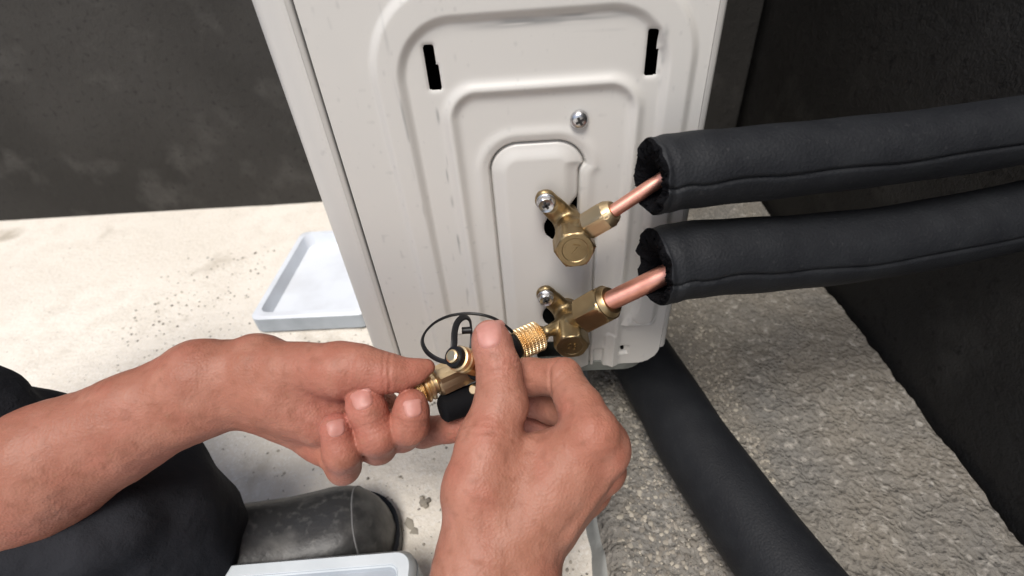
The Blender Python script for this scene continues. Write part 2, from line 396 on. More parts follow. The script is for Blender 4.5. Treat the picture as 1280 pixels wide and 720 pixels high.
def panel_h(X, Z):
    """height out of the panel (towards -y)"""
    so = rrect(X, Z, -57*mm, 94*mm, 120*mm, 399*mm, 40*mm); si = rrect(X, Z, -44*mm, 81*mm, 183*mm, 384*mm, 27*mm)
    band = sstep(2.5*mm, -2.5*mm, so)*sstep(-2.5*mm, 2.5*mm, si)
    band *= np.where(Z < 190*mm, sstep(0, 12*mm, -30*mm-X), 1)
    sr = rrect(X, Z, -28*mm, 74*mm, 60*mm, 357*mm, 19*mm)
    ridge = np.exp(-((sr+4.5*mm)/(3.0*mm))**2)
    h = 2.6*mm*np.maximum(band, ridge*.95)
    sc = cover_sdf(X, Z)
    rise = sstep(0, -9*mm, sc); h = np.where(sc < 0, 3.0*mm*rise-.2*mm, h)
    h = h+1.0*mm*np.exp(-((sc-5*mm)/(3*mm))**2)*(sc > 0)*sstep(262*mm, 300*mm, Z)*sstep(60*mm, 50*mm, X)
    h = h-3.4*mm*np.exp(-(sc/(.58*mm))**2)
    # little stamped marks near the rear corner: square recess, scribed arc, flange step
    sq = rrect(X, Z, 72.5*mm, 79.5*mm, 160.5*mm, 168.5*mm, .8*mm); h = h-2.6*mm*sstep(.35*mm, -.35*mm, sq)
    d = np.hypot(X-87*mm, Z-199*mm); h = h-.9*mm*np.exp(-((d-8*mm)/(.6*mm))**2)*sstep(199*mm, 195*mm, Z)
    fl = rrect(X, Z, 55*mm, 61.5*mm, 140*mm, 166*mm, .5*mm); h = h-2.6*mm*sstep(.35*mm, -.35*mm, fl)
    rb = rrect(X, Z, 62*mm, 69*mm, 140*mm, 182*mm, 3*mm); h = h+1.2*mm*sstep(.8*mm, -.8*mm, rb)
    h = h+.25*mm*n2(X, Z, 14, 21)
    h = h-.8*mm*np.exp(-np.maximum(hole_sdf(X, Z), 0)/(.8*mm))
    return h
st = .62*mm
xs = np.arange(XL, XR-.004, st); zs = np.concatenate([np.arange(ZB, .402, st), np.linspace(.406, ZT-.01, 30)])
X, Z = np.meshgrid(xs, zs, indexing='ij')
def snap(X, Z, sd):
    e = 1e-5
    for _ in range(2):
        s0 = sd(X, Z); gx = (sd(X+e, Z)-sd(X-e, Z))/(2*e); gz = (sd(X, Z+e)-sd(X, Z-e))/(2*e); g2 = gx*gx+gz*gz+1e-9
        m = (np.abs(s0) < st*.55) & (X > XL+st) & (Z < .401)
        X = np.where(m, X-s0*gx/g2, X); Z = np.where(m, Z-s0*gz/g2, Z)
    return X, Z
X, Z = snap(X, Z, lambda a_, b_: rrect(a_, b_, -.2, XR-.0045, ZB, .9, .016)); X, Z = snap(X, Z, cover_sdf); X, Z = snap(X, Z, hole_sdf)
Hh = panel_h(X, Z); sc = cover_sdf(X, Z); sh = hole_sdf(X, Z)
PV = np.stack([X, -Hh, Z], -1).reshape(-1, 3); nx, nz = X.shape
i = np.arange((nx-1)*(nz-1)); a = (i//(nz-1))*nz+i % (nz-1); Q = np.stack([a, a+nz, a+nz+1, a+1], 1)
mx = sc.reshape(-1)[Q].mean(1); mh = sh.reshape(-1)[Q].mean(1)
cornercut = rrect(PV[:, 0], PV[:, 2], -.2, XR-.0045, ZB, .9, .016)[Q].mean(1)
def sub(mask):
    q = Q[mask]; u, inv = np.unique(q, return_inverse=True); return PV[u], inv.reshape(-1, 4)
vv, qq = sub((mx >= 0) & (mh > 0) & (cornercut < 0)); sp = build('side_panel', vv, qq, PAINT_P, ac, angle=None)
x_, z_ = vv[:, 0]*1e3, vv[:, 2]*1e3
def nn_(sx_, sz_, sd_): return vnoise(np.stack([x_*sx_, z_*sz_, 0*x_+sd_*3.1], -1), sd_)
w_ = .75*np.exp(-((z_-380.5-.012*x_)/1.8)**2)*sstep(-18, 5, x_)*sstep(78, 40, x_)*np.clip(.55+nn_(.08, .9, 41)*.9, 0, 1)          # rubbed line under the top rib
w_ += .5*np.exp(-((z_-374)/.9)**2)*sstep(30, 40, x_)*sstep(66, 55, x_)*np.clip(nn_(.1, .8, 42), 0, 1)
w_ += .8*np.exp(-((x_+29.5)/.8)**2)*np.clip(nn_(.6, .12, 43)*1.6, 0, 1)*sstep(200, 230, z_)*sstep(352, 340, z_)                    # rubbed dashes beside the inner rib
w_ += .6*np.exp(-((x_+46.5)/.9)**2)*np.clip(nn_(.5, .09, 44)*1.5-.2, 0, 1)*sstep(250, 290, z_)
w_ += .5*np.exp(-((x_-79)/1.2)**2)*sstep(346, 352, z_)*sstep(378, 372, z_)*np.clip(nn_(.5, .4, 46)+.3, 0, 1)
w_ += .35*np.clip(nn_(.35, .25, 45)-.62, 0, 1)*2
w_ = np.clip(w_, 0, .85)[:, None]
pc = np.array([.61, .592, .555])*(1-w_)+np.array([.20, .205, .205])*w_
at = sp.data.color_attributes.new('paint', 'FLOAT_COLOR', 'POINT')
at.data.foreach_set('color', np.concatenate([pc, np.ones((len(vv), 1))], 1).astype(np.float32).reshape(-1))
vv, qq = sub((mx < 0) & (mh > 0)); build('valve_cover', vv, qq, PAINT, ac, angle=None, label='raised cover plate with rounded top that carries the valves')
# front panel: wraps round the corner
prof = [(XL-.0012, .004), (XL-.0012, .0012), (XL-.0022, 0), (XL-.006, -.0004)]
cx, cy, r = -.0885, .0216, .022
for k in range(0, 15):
    an = math.radians(-90-90*k/14); prof.append((cx+math.cos(an)*r, cy+math.sin(an)*r))
prof += [(cx-r, .1), (cx-r, DEP)]
zz = [ZB+.012, ZB+.02, .25, .4, ZT]; V = []; Fc = []
for z in zz:
    for (x, y) in prof: V.append((x, y, z))
npf = len(prof)
for k in range(len(zz)-1):
    for j in range(npf-1): Fc.append((k*npf+j, k*npf+j+1, (k+1)*npf+j+1, (k+1)*npf+j))
build('front_panel', V, Fc, PAINT, ac, angle=60)
# rear edge, back, top, far side: a closed casing so that the slots look into darkness
V = []; Fc = []; pr = [(XR-.0045, -.0004), (XR-.002, .0004), (XR-.0004, .0025), (XR, .006), (XR, .05), (XR, DEP)]
zz = [ZB+.016, .25, ZT]
for z in zz:
    for (x, y) in pr: V.append((x, y, z))
n = len(pr)
for k in range(len(zz)-1):
    for j in range(n-1): Fc.append((k*n+j, k*n+j+1, (k+1)*n+j+1, (k+1)*n+j))
build('rear_panel', V, Fc, PAINT, ac, angle=60)
mb = MB(); mb.box(((XR+cx-r)/2, DEP/2+.002, ZT+.008), (XR-cx+r+.012, DEP+.02, .02), .006); mb.out('top_panel', PAINT, ac)
mb = MB(); mb.box(((XR+cx-r)/2, DEP+.002, (ZB+ZT)/2), (XR-cx+r-.006, .004, ZT-ZB-.006), 0); mb.out('far_panel', PAINT, ac)
mb = MB(); mb.box((.01, .060, .38), (.17, .002, .44), 0); mb.out('dark_backing', INSIDE, ac)  # near-black sheet added behind the slots and holes to darken them
# base pan with rounded corner and a darker lip
def rr_outline(x0, x1, y0, y1, r, n=8):
    o = []
    for (cx_, cy_, a0) in ((x1-r, y0+r, -90), (x1-r, y1-r, 0), (x0+r, y1-r, 90), (x0+r, y0+r, 180)):
        for k in range(n+1): an = math.radians(a0+90*k/n); o.append((cx_+r*math.cos(an), cy_+r*math.sin(an)))
    return o
V = []; Fc = []; ol = [(.0, ZB-.012, -.004), (0, ZB-.003, -.0015), (.0, ZB+.0015, .0), (0, ZB+.0015, -.008)]
rings = []
for (dz, z, g) in ol:
    o_ = rr_outline(cx-r-g+.002, XR+g-.004, -g+.001, DEP+g, .02); rings.append(len(V)); V += [(x, y, z) for x, y in o_]
n = len(o_)
for k in range(len(ol)-1):
    for j in range(n): Fc.append((rings[k]+j, rings[k]+(j+1) % n, rings[k+1]+(j+1) % n, rings[k+1]+j))
Fc.append(tuple(range(n))[::-1])
build('base_pan', V, Fc, PAINT_PAN, ac, angle=40)
# feet of the unit
for (x, y) in ((-.035, .10), (-.035, .42), (.075, .42)):
    mb = MB(); mb.box((x, y, .069), (.05, .06, .138), .004); mb.out('support_foot', CEMENT, ac)
# near-black block standing in for a shaded hole in the square recess
c = (.0755, -.0002, .1655); mb = MB(); mb.box((.0752, .0022, .1655), (.0022, .003, .0022), .0003); mb.out('hole_shade', INSIDE, ac)

def cross_screw(o, axis, r, h, name, parent, hexr=None, washer=None):
    mb = MB(); o = np.asarray(o, float)
    if washer: mb.lathe(o, axis, [(0, washer), (.0008, washer), (.0012, washer*.93)], 32)
    z0 = .001 if washer else 0
    if hexr: mb.lathe(o, axis, [(z0, hexr*1.12, hexr), (z0+h*.8, hexr*1.12, hexr), (z0+h, hexr*.93, hexr), (z0+h-.0003, hexr*.75), (z0+h-.0006, hexr*.6)], 48)
    else: mb.lathe(o, axis, [(0, r), (h*.35, r*.98), (h*.72, r*.84), (h*.95, r*.60), (h, r*.45), (h, .0001)], 40)
    sx, sy, a = frame(axis); rr = (hexr or r)
    for k in range(2):
        an = math.radians(28+90*k); d = sx*math.cos(an)+sy*math.sin(an); e = sy*math.cos(an)-sx*math.sin(an)
        L, W = rr*.48, rr*.14; base = o+a*(z0+h-.0008); V = []
        for t in (0, .00092):
            for (p, q) in ((-1, -1), (1, -1), (1, 1), (-1, 1)): V.append(base+d*p*L+e*q*W*(1.0)+a*t)
        mb.add(V, [(0, 3, 2, 1), (4, 5, 6, 7), (0, 1, 5, 4), (1, 2, 6, 5), (2, 3, 7, 6), (3, 0, 4, 7)], 1)
    return mb.out(name, [ZINC, CROSS_SHADE], parent, angle=30)
p = PY(724, 149, -.0004)
cross_screw((p[0], -.0006, p[2]), (.03, -1, 0), .0047, .0030, 'panel_screw', ac)

# ------------------------------------------------------------------ valves
def flat_phase(axis, v, deg):
    """phase that turns a flat of a lathed hex towards v, then deg about the axis downwards"""
    sx, sy, a = frame(axis); dn_ = np.array([0, 0, -1.0]); dn_ = nrm(dn_-a*(dn_@a)); dn_ = nrm(dn_-v*(dn_@v))
    t = v*math.cos(math.radians(deg))+dn_*math.sin(math.radians(deg))
    return math.atan2(t@sy, t@sx)-math.radians(30)
def make_valve(scr, root, capface, nutA, nutB, pipe_r, flat, ys, big):
    """body forged in one piece; scr/root/capface/nut points are measured pixels with their distance from the panel"""
    s = PY(*scr, -.010); cf = PY(*capface, ys); ax = nrm([0, -1, .16]) if big is None else nrm([0, -1, -.03])
    b0 = cf-ax*.026; b1 = cf-ax*.013; nA = PY(*nutA[:2], nutA[2]); nB = PY(*nutB[:2], nutB[2]); na = nrm(nB-nA)
    rt = b0*.5+b1*.5
    jo = rt+(nA-rt)*.35
    def f(p):
        ps = p.copy(); ps[:, 1] = s[1]+(ps[:, 1]-s[1])*np.where(ps[:, 1] < s[1], 2.4, 1.2)     # flat mounting arm
        rs_ = rt.copy(); rs_[1] = s[1]-.002
        d = cap(ps, s, rs_, .0060, .0074)*.8
        d = smin(d, cap(p, b0, b1, .0078, .0082), .004)
        d = smin(d, cap(p, rs_+np.array([0, .012, 0]), b0, .0058, .0070), .004)
        d = smin(d, cap(p, rt, nA, .0068, .0056), .005)
        if big is not None:
            d = smin(d, cap(p, rt, big, .0062, .0036), .004)
        # flat land for the screw
        near = np.linalg.norm((p-s)[:, [0, 2]], axis=1)
        d = np.where(near < .0066, np.maximum(d, (s[1]-.0022)-p[:, 1]), d)
        return d+.00022*vnoise(p*420, 3)
    pts = np.array([s, b0, b1, rt, nA]+([big] if big is not None else [])); lo = pts.min(0)-.012; hi = pts.max(0)+.012; hi[1] += .012
    v, q = surface_net(f, lo, hi, .00075)
    body = build('shut_off_valve', v, q, BRASS_DK if big is not None else BRASS, ac, angle=None)
    cross_screw((s[0], s[1]-.0022, s[2]), (0, -1, 0), .004, .0034, 'mounting_screw', body, hexr=.0042, washer=.0052)
    mb = MB(); ph = math.radians(4)
    hf = .0094
    mb.lathe(cf, ax, [(-.0165, hf*.98), (-.0150, hf*1.02), (-.0145, hf*1.14, hf), (-.0013, hf*1.155, hf), (-.0005, hf*1.06, hf), (0, hf*.96), (0, hf*.72), (-.0003, hf*.68), (-.0003, .0002)], 72, ph)
    mb.text('63' if big is not None else '7', cf+ax*(-.0002), ax, (0.25, 0, 1), .0080 if big is None else .0072, .00045)
    mb.out('hex_cap', BRASS_DK if big is not None else BRASS, body, angle=28)
    L = np.linalg.norm(nB-nA); mb = MB()
    vw = nrm(C-(nA+nB)/2); vr = nrm(vw-na*(vw@na)); ph = flat_phase(na, vr, 28)
    R = flat/2
    if big is not None: mb.lathe(nA, na, [(-.0015, R*.78), (0, R*.99), (.0003, R*1.08, R), (.0009, R*1.155, R), (L*.74, R*1.155, R), (L*.82, R*1.06, R), (L*.85, R*1.0), (L*.86, R*.93), (L*.97, R*.82), (L, R*.76), (L, pipe_r*.9)], 96, ph)
    else: mb.lathe(nA, na, [(-.0015, R*.78), (0, R*.93), (.0006, R*1.06, R), (.0013, R*1.155, R), (L*.70, R*1.155, R), (L*.78, R*1.05, R), (L*.81, R*.97), (L*.94, R*.84), (L, R*.72), (L, pipe_r*.9)], 96, ph)
    if big is None:
        # stamped size figures on the round end turned to the viewer
        q_ = nA+na*L*.84+vr*R*.93
        mb.text('10', q_, nrm(vr+na*.5), tuple(na), .0042, .0003)
    mb.out('flare_nut', BRASS_NUT2 if big is not None else BRASS_NUT, body, angle=26)
    return body, nB, na, rt
v1, n1, a1, _ = make_valve((682, 250), None, (719, 313), (735, 282.5, -.030), (768, 263, -.034), .0032, .0140, -.041, None)
v2, n2_, a2, rt2 = make_valve((682, 368), None, (715, 434), (731, 393.5, -.030), (765, 375, -.036), .0054, .0205, -.040, PY(684, 414, -.030))

# ------------------------------------------------------------------ copper lines in black foam
def foam_line(name, hose_px, aim, nstart, na, pr, hr, ys, label, sag, seed):
    root = empty(name, tuple(nstart), label=label, cat='pipe', group='copper lines in black foam')
    e = PY(hose_px[0], hose_px[1], ys); hd = nrm([.965, .20, -.02])
    wall_p = e+hd*((HWX-e[0])/hd[0]); mid = (e+wall_p)/2+np.array([0, 0, -sag])
    am = PY(aim[0], aim[1], ys+.004); pd = nrm(am-nstart)
    path = spline([nstart-pd*.004, nstart+(am-nstart)*.5, am, am+pd*.008+hd*.004, e+hd*.05, mid, wall_p+hd*.03], 14)
    mb = MB(); mb.tube(path, pr, 24); mb.out('copper_pipe', COPPER, root, angle=None)
    # foam: ragged cut end
    hp = spline([e, e+hd*.03, mid, wall_p+hd*.05], 26); n = 128; V = []; Fc = []; I = []
    rs = np.random.RandomState(seed); jag = np.interp(np.linspace(0, 1, n), np.linspace(0, 1, 30), np.r_[rs.uniform(-1, 1, 29), 0]); jag[-1] = jag[0]
    sx = None
    for k, p_ in enumerate(hp):
        a_ = nrm(hp[min(k+1, len(hp)-1)]-hp[max(k-1, 0)]); s_, u_, _ = frame(a_)
        for j in range(n):
            t = 2*math.pi*j/n; rr = hr*(1+.012*math.sin(3*t+k*.25)+.01*math.sin(k*.6))
            if k == 0: rr *= .96+.02*jag[j]
            seam = abs(((t-3.05+.03*math.sin(k*.5)+math.pi) % (2*math.pi))-math.pi); rr -= .0016*math.exp(-(seam/.045)**2)
            off = (.0022*jag[j]) if k == 0 else (.0012*jag[j] if k == 1 else 0)
            V.append(p_+a_*off+s_*math.cos(t)*rr+u_*math.sin(t)*rr)
    m = len(hp)
    for k in range(m-1):
        for j in range(n): Fc.append((k*n+j, k*n+(j+1) % n, (k+1)*n+(j+1) % n, (k+1)*n+j)); I.append(1 if k == 0 else 0)
    # cut face, rough, with the hole round the pipe
    nr = 9; base = len(V); a_ = nrm(hp[1]-hp[0]); s_, u_, _ = frame(a_)
    for q in range(nr):
        for j in range(n):
            t = 2*math.pi*j/n; g_ = (q+1)/nr; ctr = e+(am-a_*((am-e)@a_)-e)*g_
            rq = hr*.95*(1-g_)+pr*1.7*g_
            V.append(ctr+a_*(.0022*jag[j]*(1-g_)+.0014*rs.uniform(-1, 1)*(1-g_*.8)+.012*g_**3)+(s_*math.cos(t)+u_*math.sin(t))*rq)
    for q in range(nr):
        A = 0 if q == 0 else base+(q-1)*n; B_ = base+q*n
        for j in range(n): Fc.append((A+(j+1) % n, A+j, B_+j, B_+(j+1) % n)); I.append(1)
    V.append(am-a_*((am-e)@a_)+a_*.03); c_ = len(V)-1
    for j in range(n): Fc.append((base+(nr-1)*n+(j+1) % n, base+(nr-1)*n+j, c_)); I.append(1)
    build('foam_sleeve', V, Fc, None, root, angle=50, mats=[FOAM, FOAMCUT], idx=I)
foam_line('insulated_pipe', (813, 221), (821, 228), n1, a1, .0034, .0178, -.036, 'thin copper pipe in black foam sleeve on the upper brass valve', .004, 3)
foam_line('insulated_pipe', (817, 334), (832, 343), n2_, a2, .0056, .0205, -.040, 'thick copper pipe in black foam sleeve on the lower brass valve', .010, 5)

# black hose lying on the slab behind the unit
s1 = PZ(774, 464, .056); s2 = PZ(842, 587, .056); u_ = nrm((s2-s1)*np.array([1, 1, 0])); rn = np.array([-u_[1], u_[0], 0])
if rn[0] < 0: rn = -rn
hr_ = .030; hp_ = [s1-u_*.40, s1-u_*.15, s1, (s1+s2)/2, s2, s2+u_*.12+rn*.012, s2+u_*.30+rn*.05, s2+u_*.6+rn*.12]
mb = MB(); mb.tube(spline([(p_[0]+rn[0]*hr_*.85, p_[1]+rn[1]*hr_*.85, SLH+hr_+.001) for p_ in hp_], 12), hr_, 48)
props(mb.out('drain_hose', FOAM, None, angle=None), 'fat black hose lying on the rough slab below the unit', 'hose')

# ================================================================== SERVICE TOOL held in the hands
tl = P(504, 497, .275); tr = P(681, 416, .310); ta = nrm(tr-tl); TL = np.linalg.norm(tr-tl)
tool = empty('valve_core_tool', tuple(tl), label='brass service tool with knurled ends, black handle and black tether, screwed onto the lower valve', cat='tool')
mb = MB(); mb.knurl(tl, ta, .0115, .0082, 36, 8, .0005)
mb.lathe(tl, ta, [(.0116, .0070), (.0126, .0088), (.0138, .0088), (.0144, .0078), (.0150, .0078), (.0160, .0086), (.0170, .0086), (.0176, .0060), (.0200, .0060)], 48)
mb.out('knurled_nut', GOLD, tool, angle=30)
mb = MB(); R = .0086
mb.lathe(tl, ta, [(.0195, R*.85), (.0200, R*.95), (.0212, R*1.155, R), (.0540, R*1.155, R), (.0560, R*.98, R), (.0570, R*.82), (.0600, R*.82), (.064, R*.7), (.068, R*.7)], 96, flat_phase(ta, (lambda v_: nrm(v_-ta*(v_@ta)))(nrm(C-tl-ta*.035)), 27))
mb.out('hex_body', BRASS_NUT, tool, angle=26)
cl = .0165; t0 = TL-cl-.004
mb = MB(); mb.lathe(tl, ta, [(t0-.016, .0060), (t0-.015, .0082), (t0-.003, .0086), (t0-.0005, .0078)], 40); mb.out('collar', RUBBER, tool)
mb = MB(); mb.knurl(tl+ta*t0, ta, cl, .0092, 38, 11, .0006)
mb.lathe(tl, ta, [(TL-.004, .0080), (TL-.0025, .0062), (TL, .0045)], 40)
mb.out('knurled_nut', GOLD, tool, angle=30)
# side port with cap, rings and tether
pb = P(603, 458, .284); pe = P(566, 445.5, .262); pa = nrm(pe-pb); PL = np.linalg.norm(pe-pb)
mb = MB()
mb.lathe(pb, pa, [(-.006, 0.00732), (PL*.22, 0.00732)], 40, i=2)
mb.lathe(pb, pa, [(PL*.05, 0.00854), (PL*.16, 0.00878), (PL*.20, 0.00805)], 40, i=2)
mb.lathe(pb, pa, [(PL*.20, 0.00671), (PL*.60, 0.00671), (PL*.61, 0.00610)], 48, i=1)
mb.lathe(pb, pa, [(PL*.56, 0.00610), (PL*.60, 0.00720), (PL*.70, 0.00720), (PL*.73, 0.00659), (PL*.76, 0.00659), (PL*.78, 0.00708), (PL*.85, 0.00683), (PL*.88, 0.00512)], 48, i=0)
mb.out('side_port', [GOLD, ORANGE, RUBBER], tool, angle=30)
mb = MB(); mb.lathe(pb, pa, [(PL*.86, 0.00366), (PL*1.0, 0.00378), (PL*1.04, 0.00354), (PL*1.06, 0.00268), (PL*1.06, 0.00024)], 40)
mb.out('port_cap', CAPGOLD, tool, angle=30)
mb = MB(); mb.lathe(pb, pa, [(PL*.86, 0.00366), (PL*.86, 0.00561), (PL*.90, 0.00610), (PL*.99, 0.00561), (PL*.99, 0.00366)], 40, caps=(0, 0))
z2p = lambda x, y: (500+x/7.2, 380+y/7.2)
loop = [(500, 505, .266), (430, 522, .268), (335, 497, .270), (250, 440, .273), (207, 370, .277), (203, 310, .281), (238, 240, .286), (318, 165, .291), (430, 112, .295), (540, 90, .297), (640, 86, .298), (750, 100, .298), (850, 132, .299), (940, 190, .300), (1020, 262, .302), (1062, 345, .304), (1085, 420, .306)]
mb.tube(spline([P(*z2p(x, y), d) for x, y, d in loop], 8), 1, 14, flat=(.0013, .0007), up=tuple(-fwd))
strap = [(478, 430, .2655), (488, 340, .267), (492, 250, .270), (512, 175, .273), (550, 130, .276), (592, 118, .279), (628, 148, .281), (640, 220, .282), (642, 300, .282), (632, 390, .281), (610, 450, .279)]
mb.tube(spline([P(*z2p(x, y), d) for x, y, d in strap], 8), 1, 14, flat=(.0018, .0007), up=tuple(-fwd+.3*ta))
nb_ = P(*z2p(597, 240), .281); mb.tube([nb_-nrm(ray(640, 360))*.0+M.T@np.array([-.0024, 0, 0]), nb_+M.T@np.array([.003, -.0003, 0])], .0021, 12)
mb.out('tether', RUBBER, tool, angle=40)
# black lever handle under the body and its stud
h0 = P(552, 512, .281); h1 = P(622, 487, .294); ha = nrm(h1-h0); HL = np.linalg.norm(h1-h0)
mb = MB(); mb.lathe(h0, ha, [(-.001, .0052), (0, .0068), (.0015, .0080), (HL*.5, .0082), (HL, .0080)], 40, up=tuple(-fwd)); mb.out('lever_handle', HANDLE, tool, angle=30)
mb = MB(); q0 = P(592, 487, .281); mb.lathe(q0, -fwd+np.array([-.3, 0, .2]), [(-.012, .0028), (-.001, .0030, .0028), (.0006, .0028, .0028), (.0012, .0022)], 36); mb.out('handle_stud', BRASS_NUT, tool, angle=30)

# ================================================================== PERSON: two hands with forearms, a shoe and a trouser leg
person = empty('person', tuple(PZ(300, 690)), label='crouching person in dark trousers and black shoe, both bare hands working on the brass tool', cat='person')
def make_hand(spec):
    fingers, palm, web, creases, tendons = spec['fingers'], spec['palm'], spec.get('web', []), spec.get('creases', []), spec.get('tendons', [])
    def pt(t): return P(*t[:3])
    fl = []
    for fg in fingers: fl.append([(pt(j), j[3]*.001) for j in fg])
    pl = [(pt(a), pt(b), a[3]*.001, b[3]*.001) for a, b in palm]
    wl = [(pt(a), pt(b), a[3]*.001, b[3]*.001) for a, b in web]
    cr = [(pt(c[0]), nrm(pt(c[1])-pt(c[0])), c[2]*.001, c[3]*.001, c[4]*.001) for c in creases]
    td = [(pt(a), pt(b), a[3]*.001, b[3]*.001) for a, b in tendons]
    def f(p):
        d = None
        for a, b, r0, r1 in pl:
            q = cap(p, a, b, r0, r1); d = q if d is None else smin(d, q, .012)
        for a, b, r0, r1 in wl: d = smin(d, cap(p, a, b, r0, r1), .010)
        for a, b, r0, r1 in td: d = smin(d, cap(p, a, b, r0, r1), .005)
        tot = d
        for ch in fl:
            g = None
            for k in range(len(ch)-1):
                q = cap(p, ch[k][0], ch[k+1][0], ch[k][1], ch[k+1][1]); g = q if g is None else smin(g, q, .0035)
            dm = np.linalg.norm(p-ch[0][0], axis=1)
            k_ = .0005+.012*np.exp(-(dm/.020)**2)
            tot = smin(tot, g, k_)
        for c, a, off, dep, wd in cr:
            v = p-c; t = v@a-off
            tt = t+.0006*vnoise(p*260, 5)
            near = np.linalg.norm(v, axis=1)
            tot = tot+dep*np.exp(-(tt/wd)**2)*(1-sstep(.012, .016, near))
        return tot+.0007*vnoise(p*42, 8)+.00045*vnoise(p*95, 9)+.00022*vnoise(p*260, 10)
    allp = np.array([j[0] for ch in fl for j in ch]+[a for a, *_ in pl]+[b for _, b, *_ in pl])
    lo = allp.min(0)-.03; hi = allp.max(0)+.03
    v, q = surface_net(f, lo, hi, .0010)
    # natural skin colour: pinker at finger ends, browner over the knuckles and wrist
    base = np.array(spec.get('col', (.385, .178, .124))); col = np.tile(base, (len(v), 1))
    def mixc(w_, c2):
        nonlocal col
        col = col*(1-w_[:, None])+np.array(c2)*w_[:, None]
    for ch in fl:
        tip = ch[-1][0]; dd = np.linalg.norm(v-tip, axis=1); mixc(.75*np.exp(-(dd/.020)**2), spec.get('tip', (.44, .180, .142)))
        mc = ch[0][0]; dd = np.linalg.norm(v-mc, axis=1); mixc(.7*np.exp(-(dd/.017)**2), (.40, .135, .092))
        for j in ch[1:-1]:
            dd = np.linalg.norm(v-j[0], axis=1); mixc(.35*np.exp(-(dd/.011)**2), (.33, .13, .085))
    nz_ = vnoise(v*45, 14)*.5+.5; mixc(.5*nz_, (.30, .122, .072))
    nz_ = np.clip(vnoise(v*130, 15), 0, 1); mixc(.35*nz_, (.50, .255, .185))
    nz_ = np.clip(vnoise(v*75, 17)-.15, 0, 1); mixc(.5*nz_, (.40, .13, .09))
    nz_ = np.clip(vnoise(v*330, 16)-.2, 0, 1); mixc(.6*nz_, (.24, .095, .058))
    hand = build('hand', v, q, SKIN, person, angle=None, label=spec['label'])
    at = hand.data.color_attributes.new('skin', 'FLOAT_COLOR', 'POINT')
    at.data.foreach_set('color', np.concatenate([col, np.ones((len(v), 1))], 1).astype(np.float32).reshape(-1))
    for (c, axp, w_, l_, nadj) in spec.get('nails', []):
        c0 = pt(c); ax_ = nrm(pt(axp)-c0); nn = nrm(-ray(c[0], c[1]))
        nn = nrm(nn+M.T@np.array(nadj)); nn = nrm(nn-ax_*(nn@ax_)); sd_ = np.cross(nn, ax_)
        N = 17; V = []; Fc = []
        uu = np.linspace(-1, 1, N); G = []
        for i_ in range(N):
            for j_ in range(N):
                u, v_ = uu[i_], uu[j_]
                # square to superellipse: round at the root, squarer at the free edge
                e = 2.6 if v_ < 0 else 4.5
                m_ = max(abs(u), abs(v_)); n_ = (abs(u)**e+abs(v_)**e)**(1/e) or 1; s_ = m_/n_ if n_ else 1
                G.append((u*s_, v_*s_, m_))
        G = np.array(G); pts = c0+np.outer(G[:, 0]*w_*.001, sd_)+np.outer(G[:, 1]*l_*.001, ax_)+nn*.020
        t = np.zeros(len(pts))
        for _ in range(60): t += np.clip(f(pts-np.outer(t, nn)), -.002, .01)*.7
        t = np.where(t > .034, .034, t)
        off = .00055-.0011*np.clip((G[:, 2]-.80)/.2, 0, 1)*(1-.75*(G[:, 1] > .55))
        pts = pts-np.outer(t-off, nn)
        for i_ in range(N-1):
            for j_ in range(N-1): Fc.append((i_*N+j_, (i_+1)*N+j_, (i_+1)*N+j_+1, i_*N+j_+1))
        build('fingernail', pts, Fc, NAIL, hand, angle=None)
    return hand

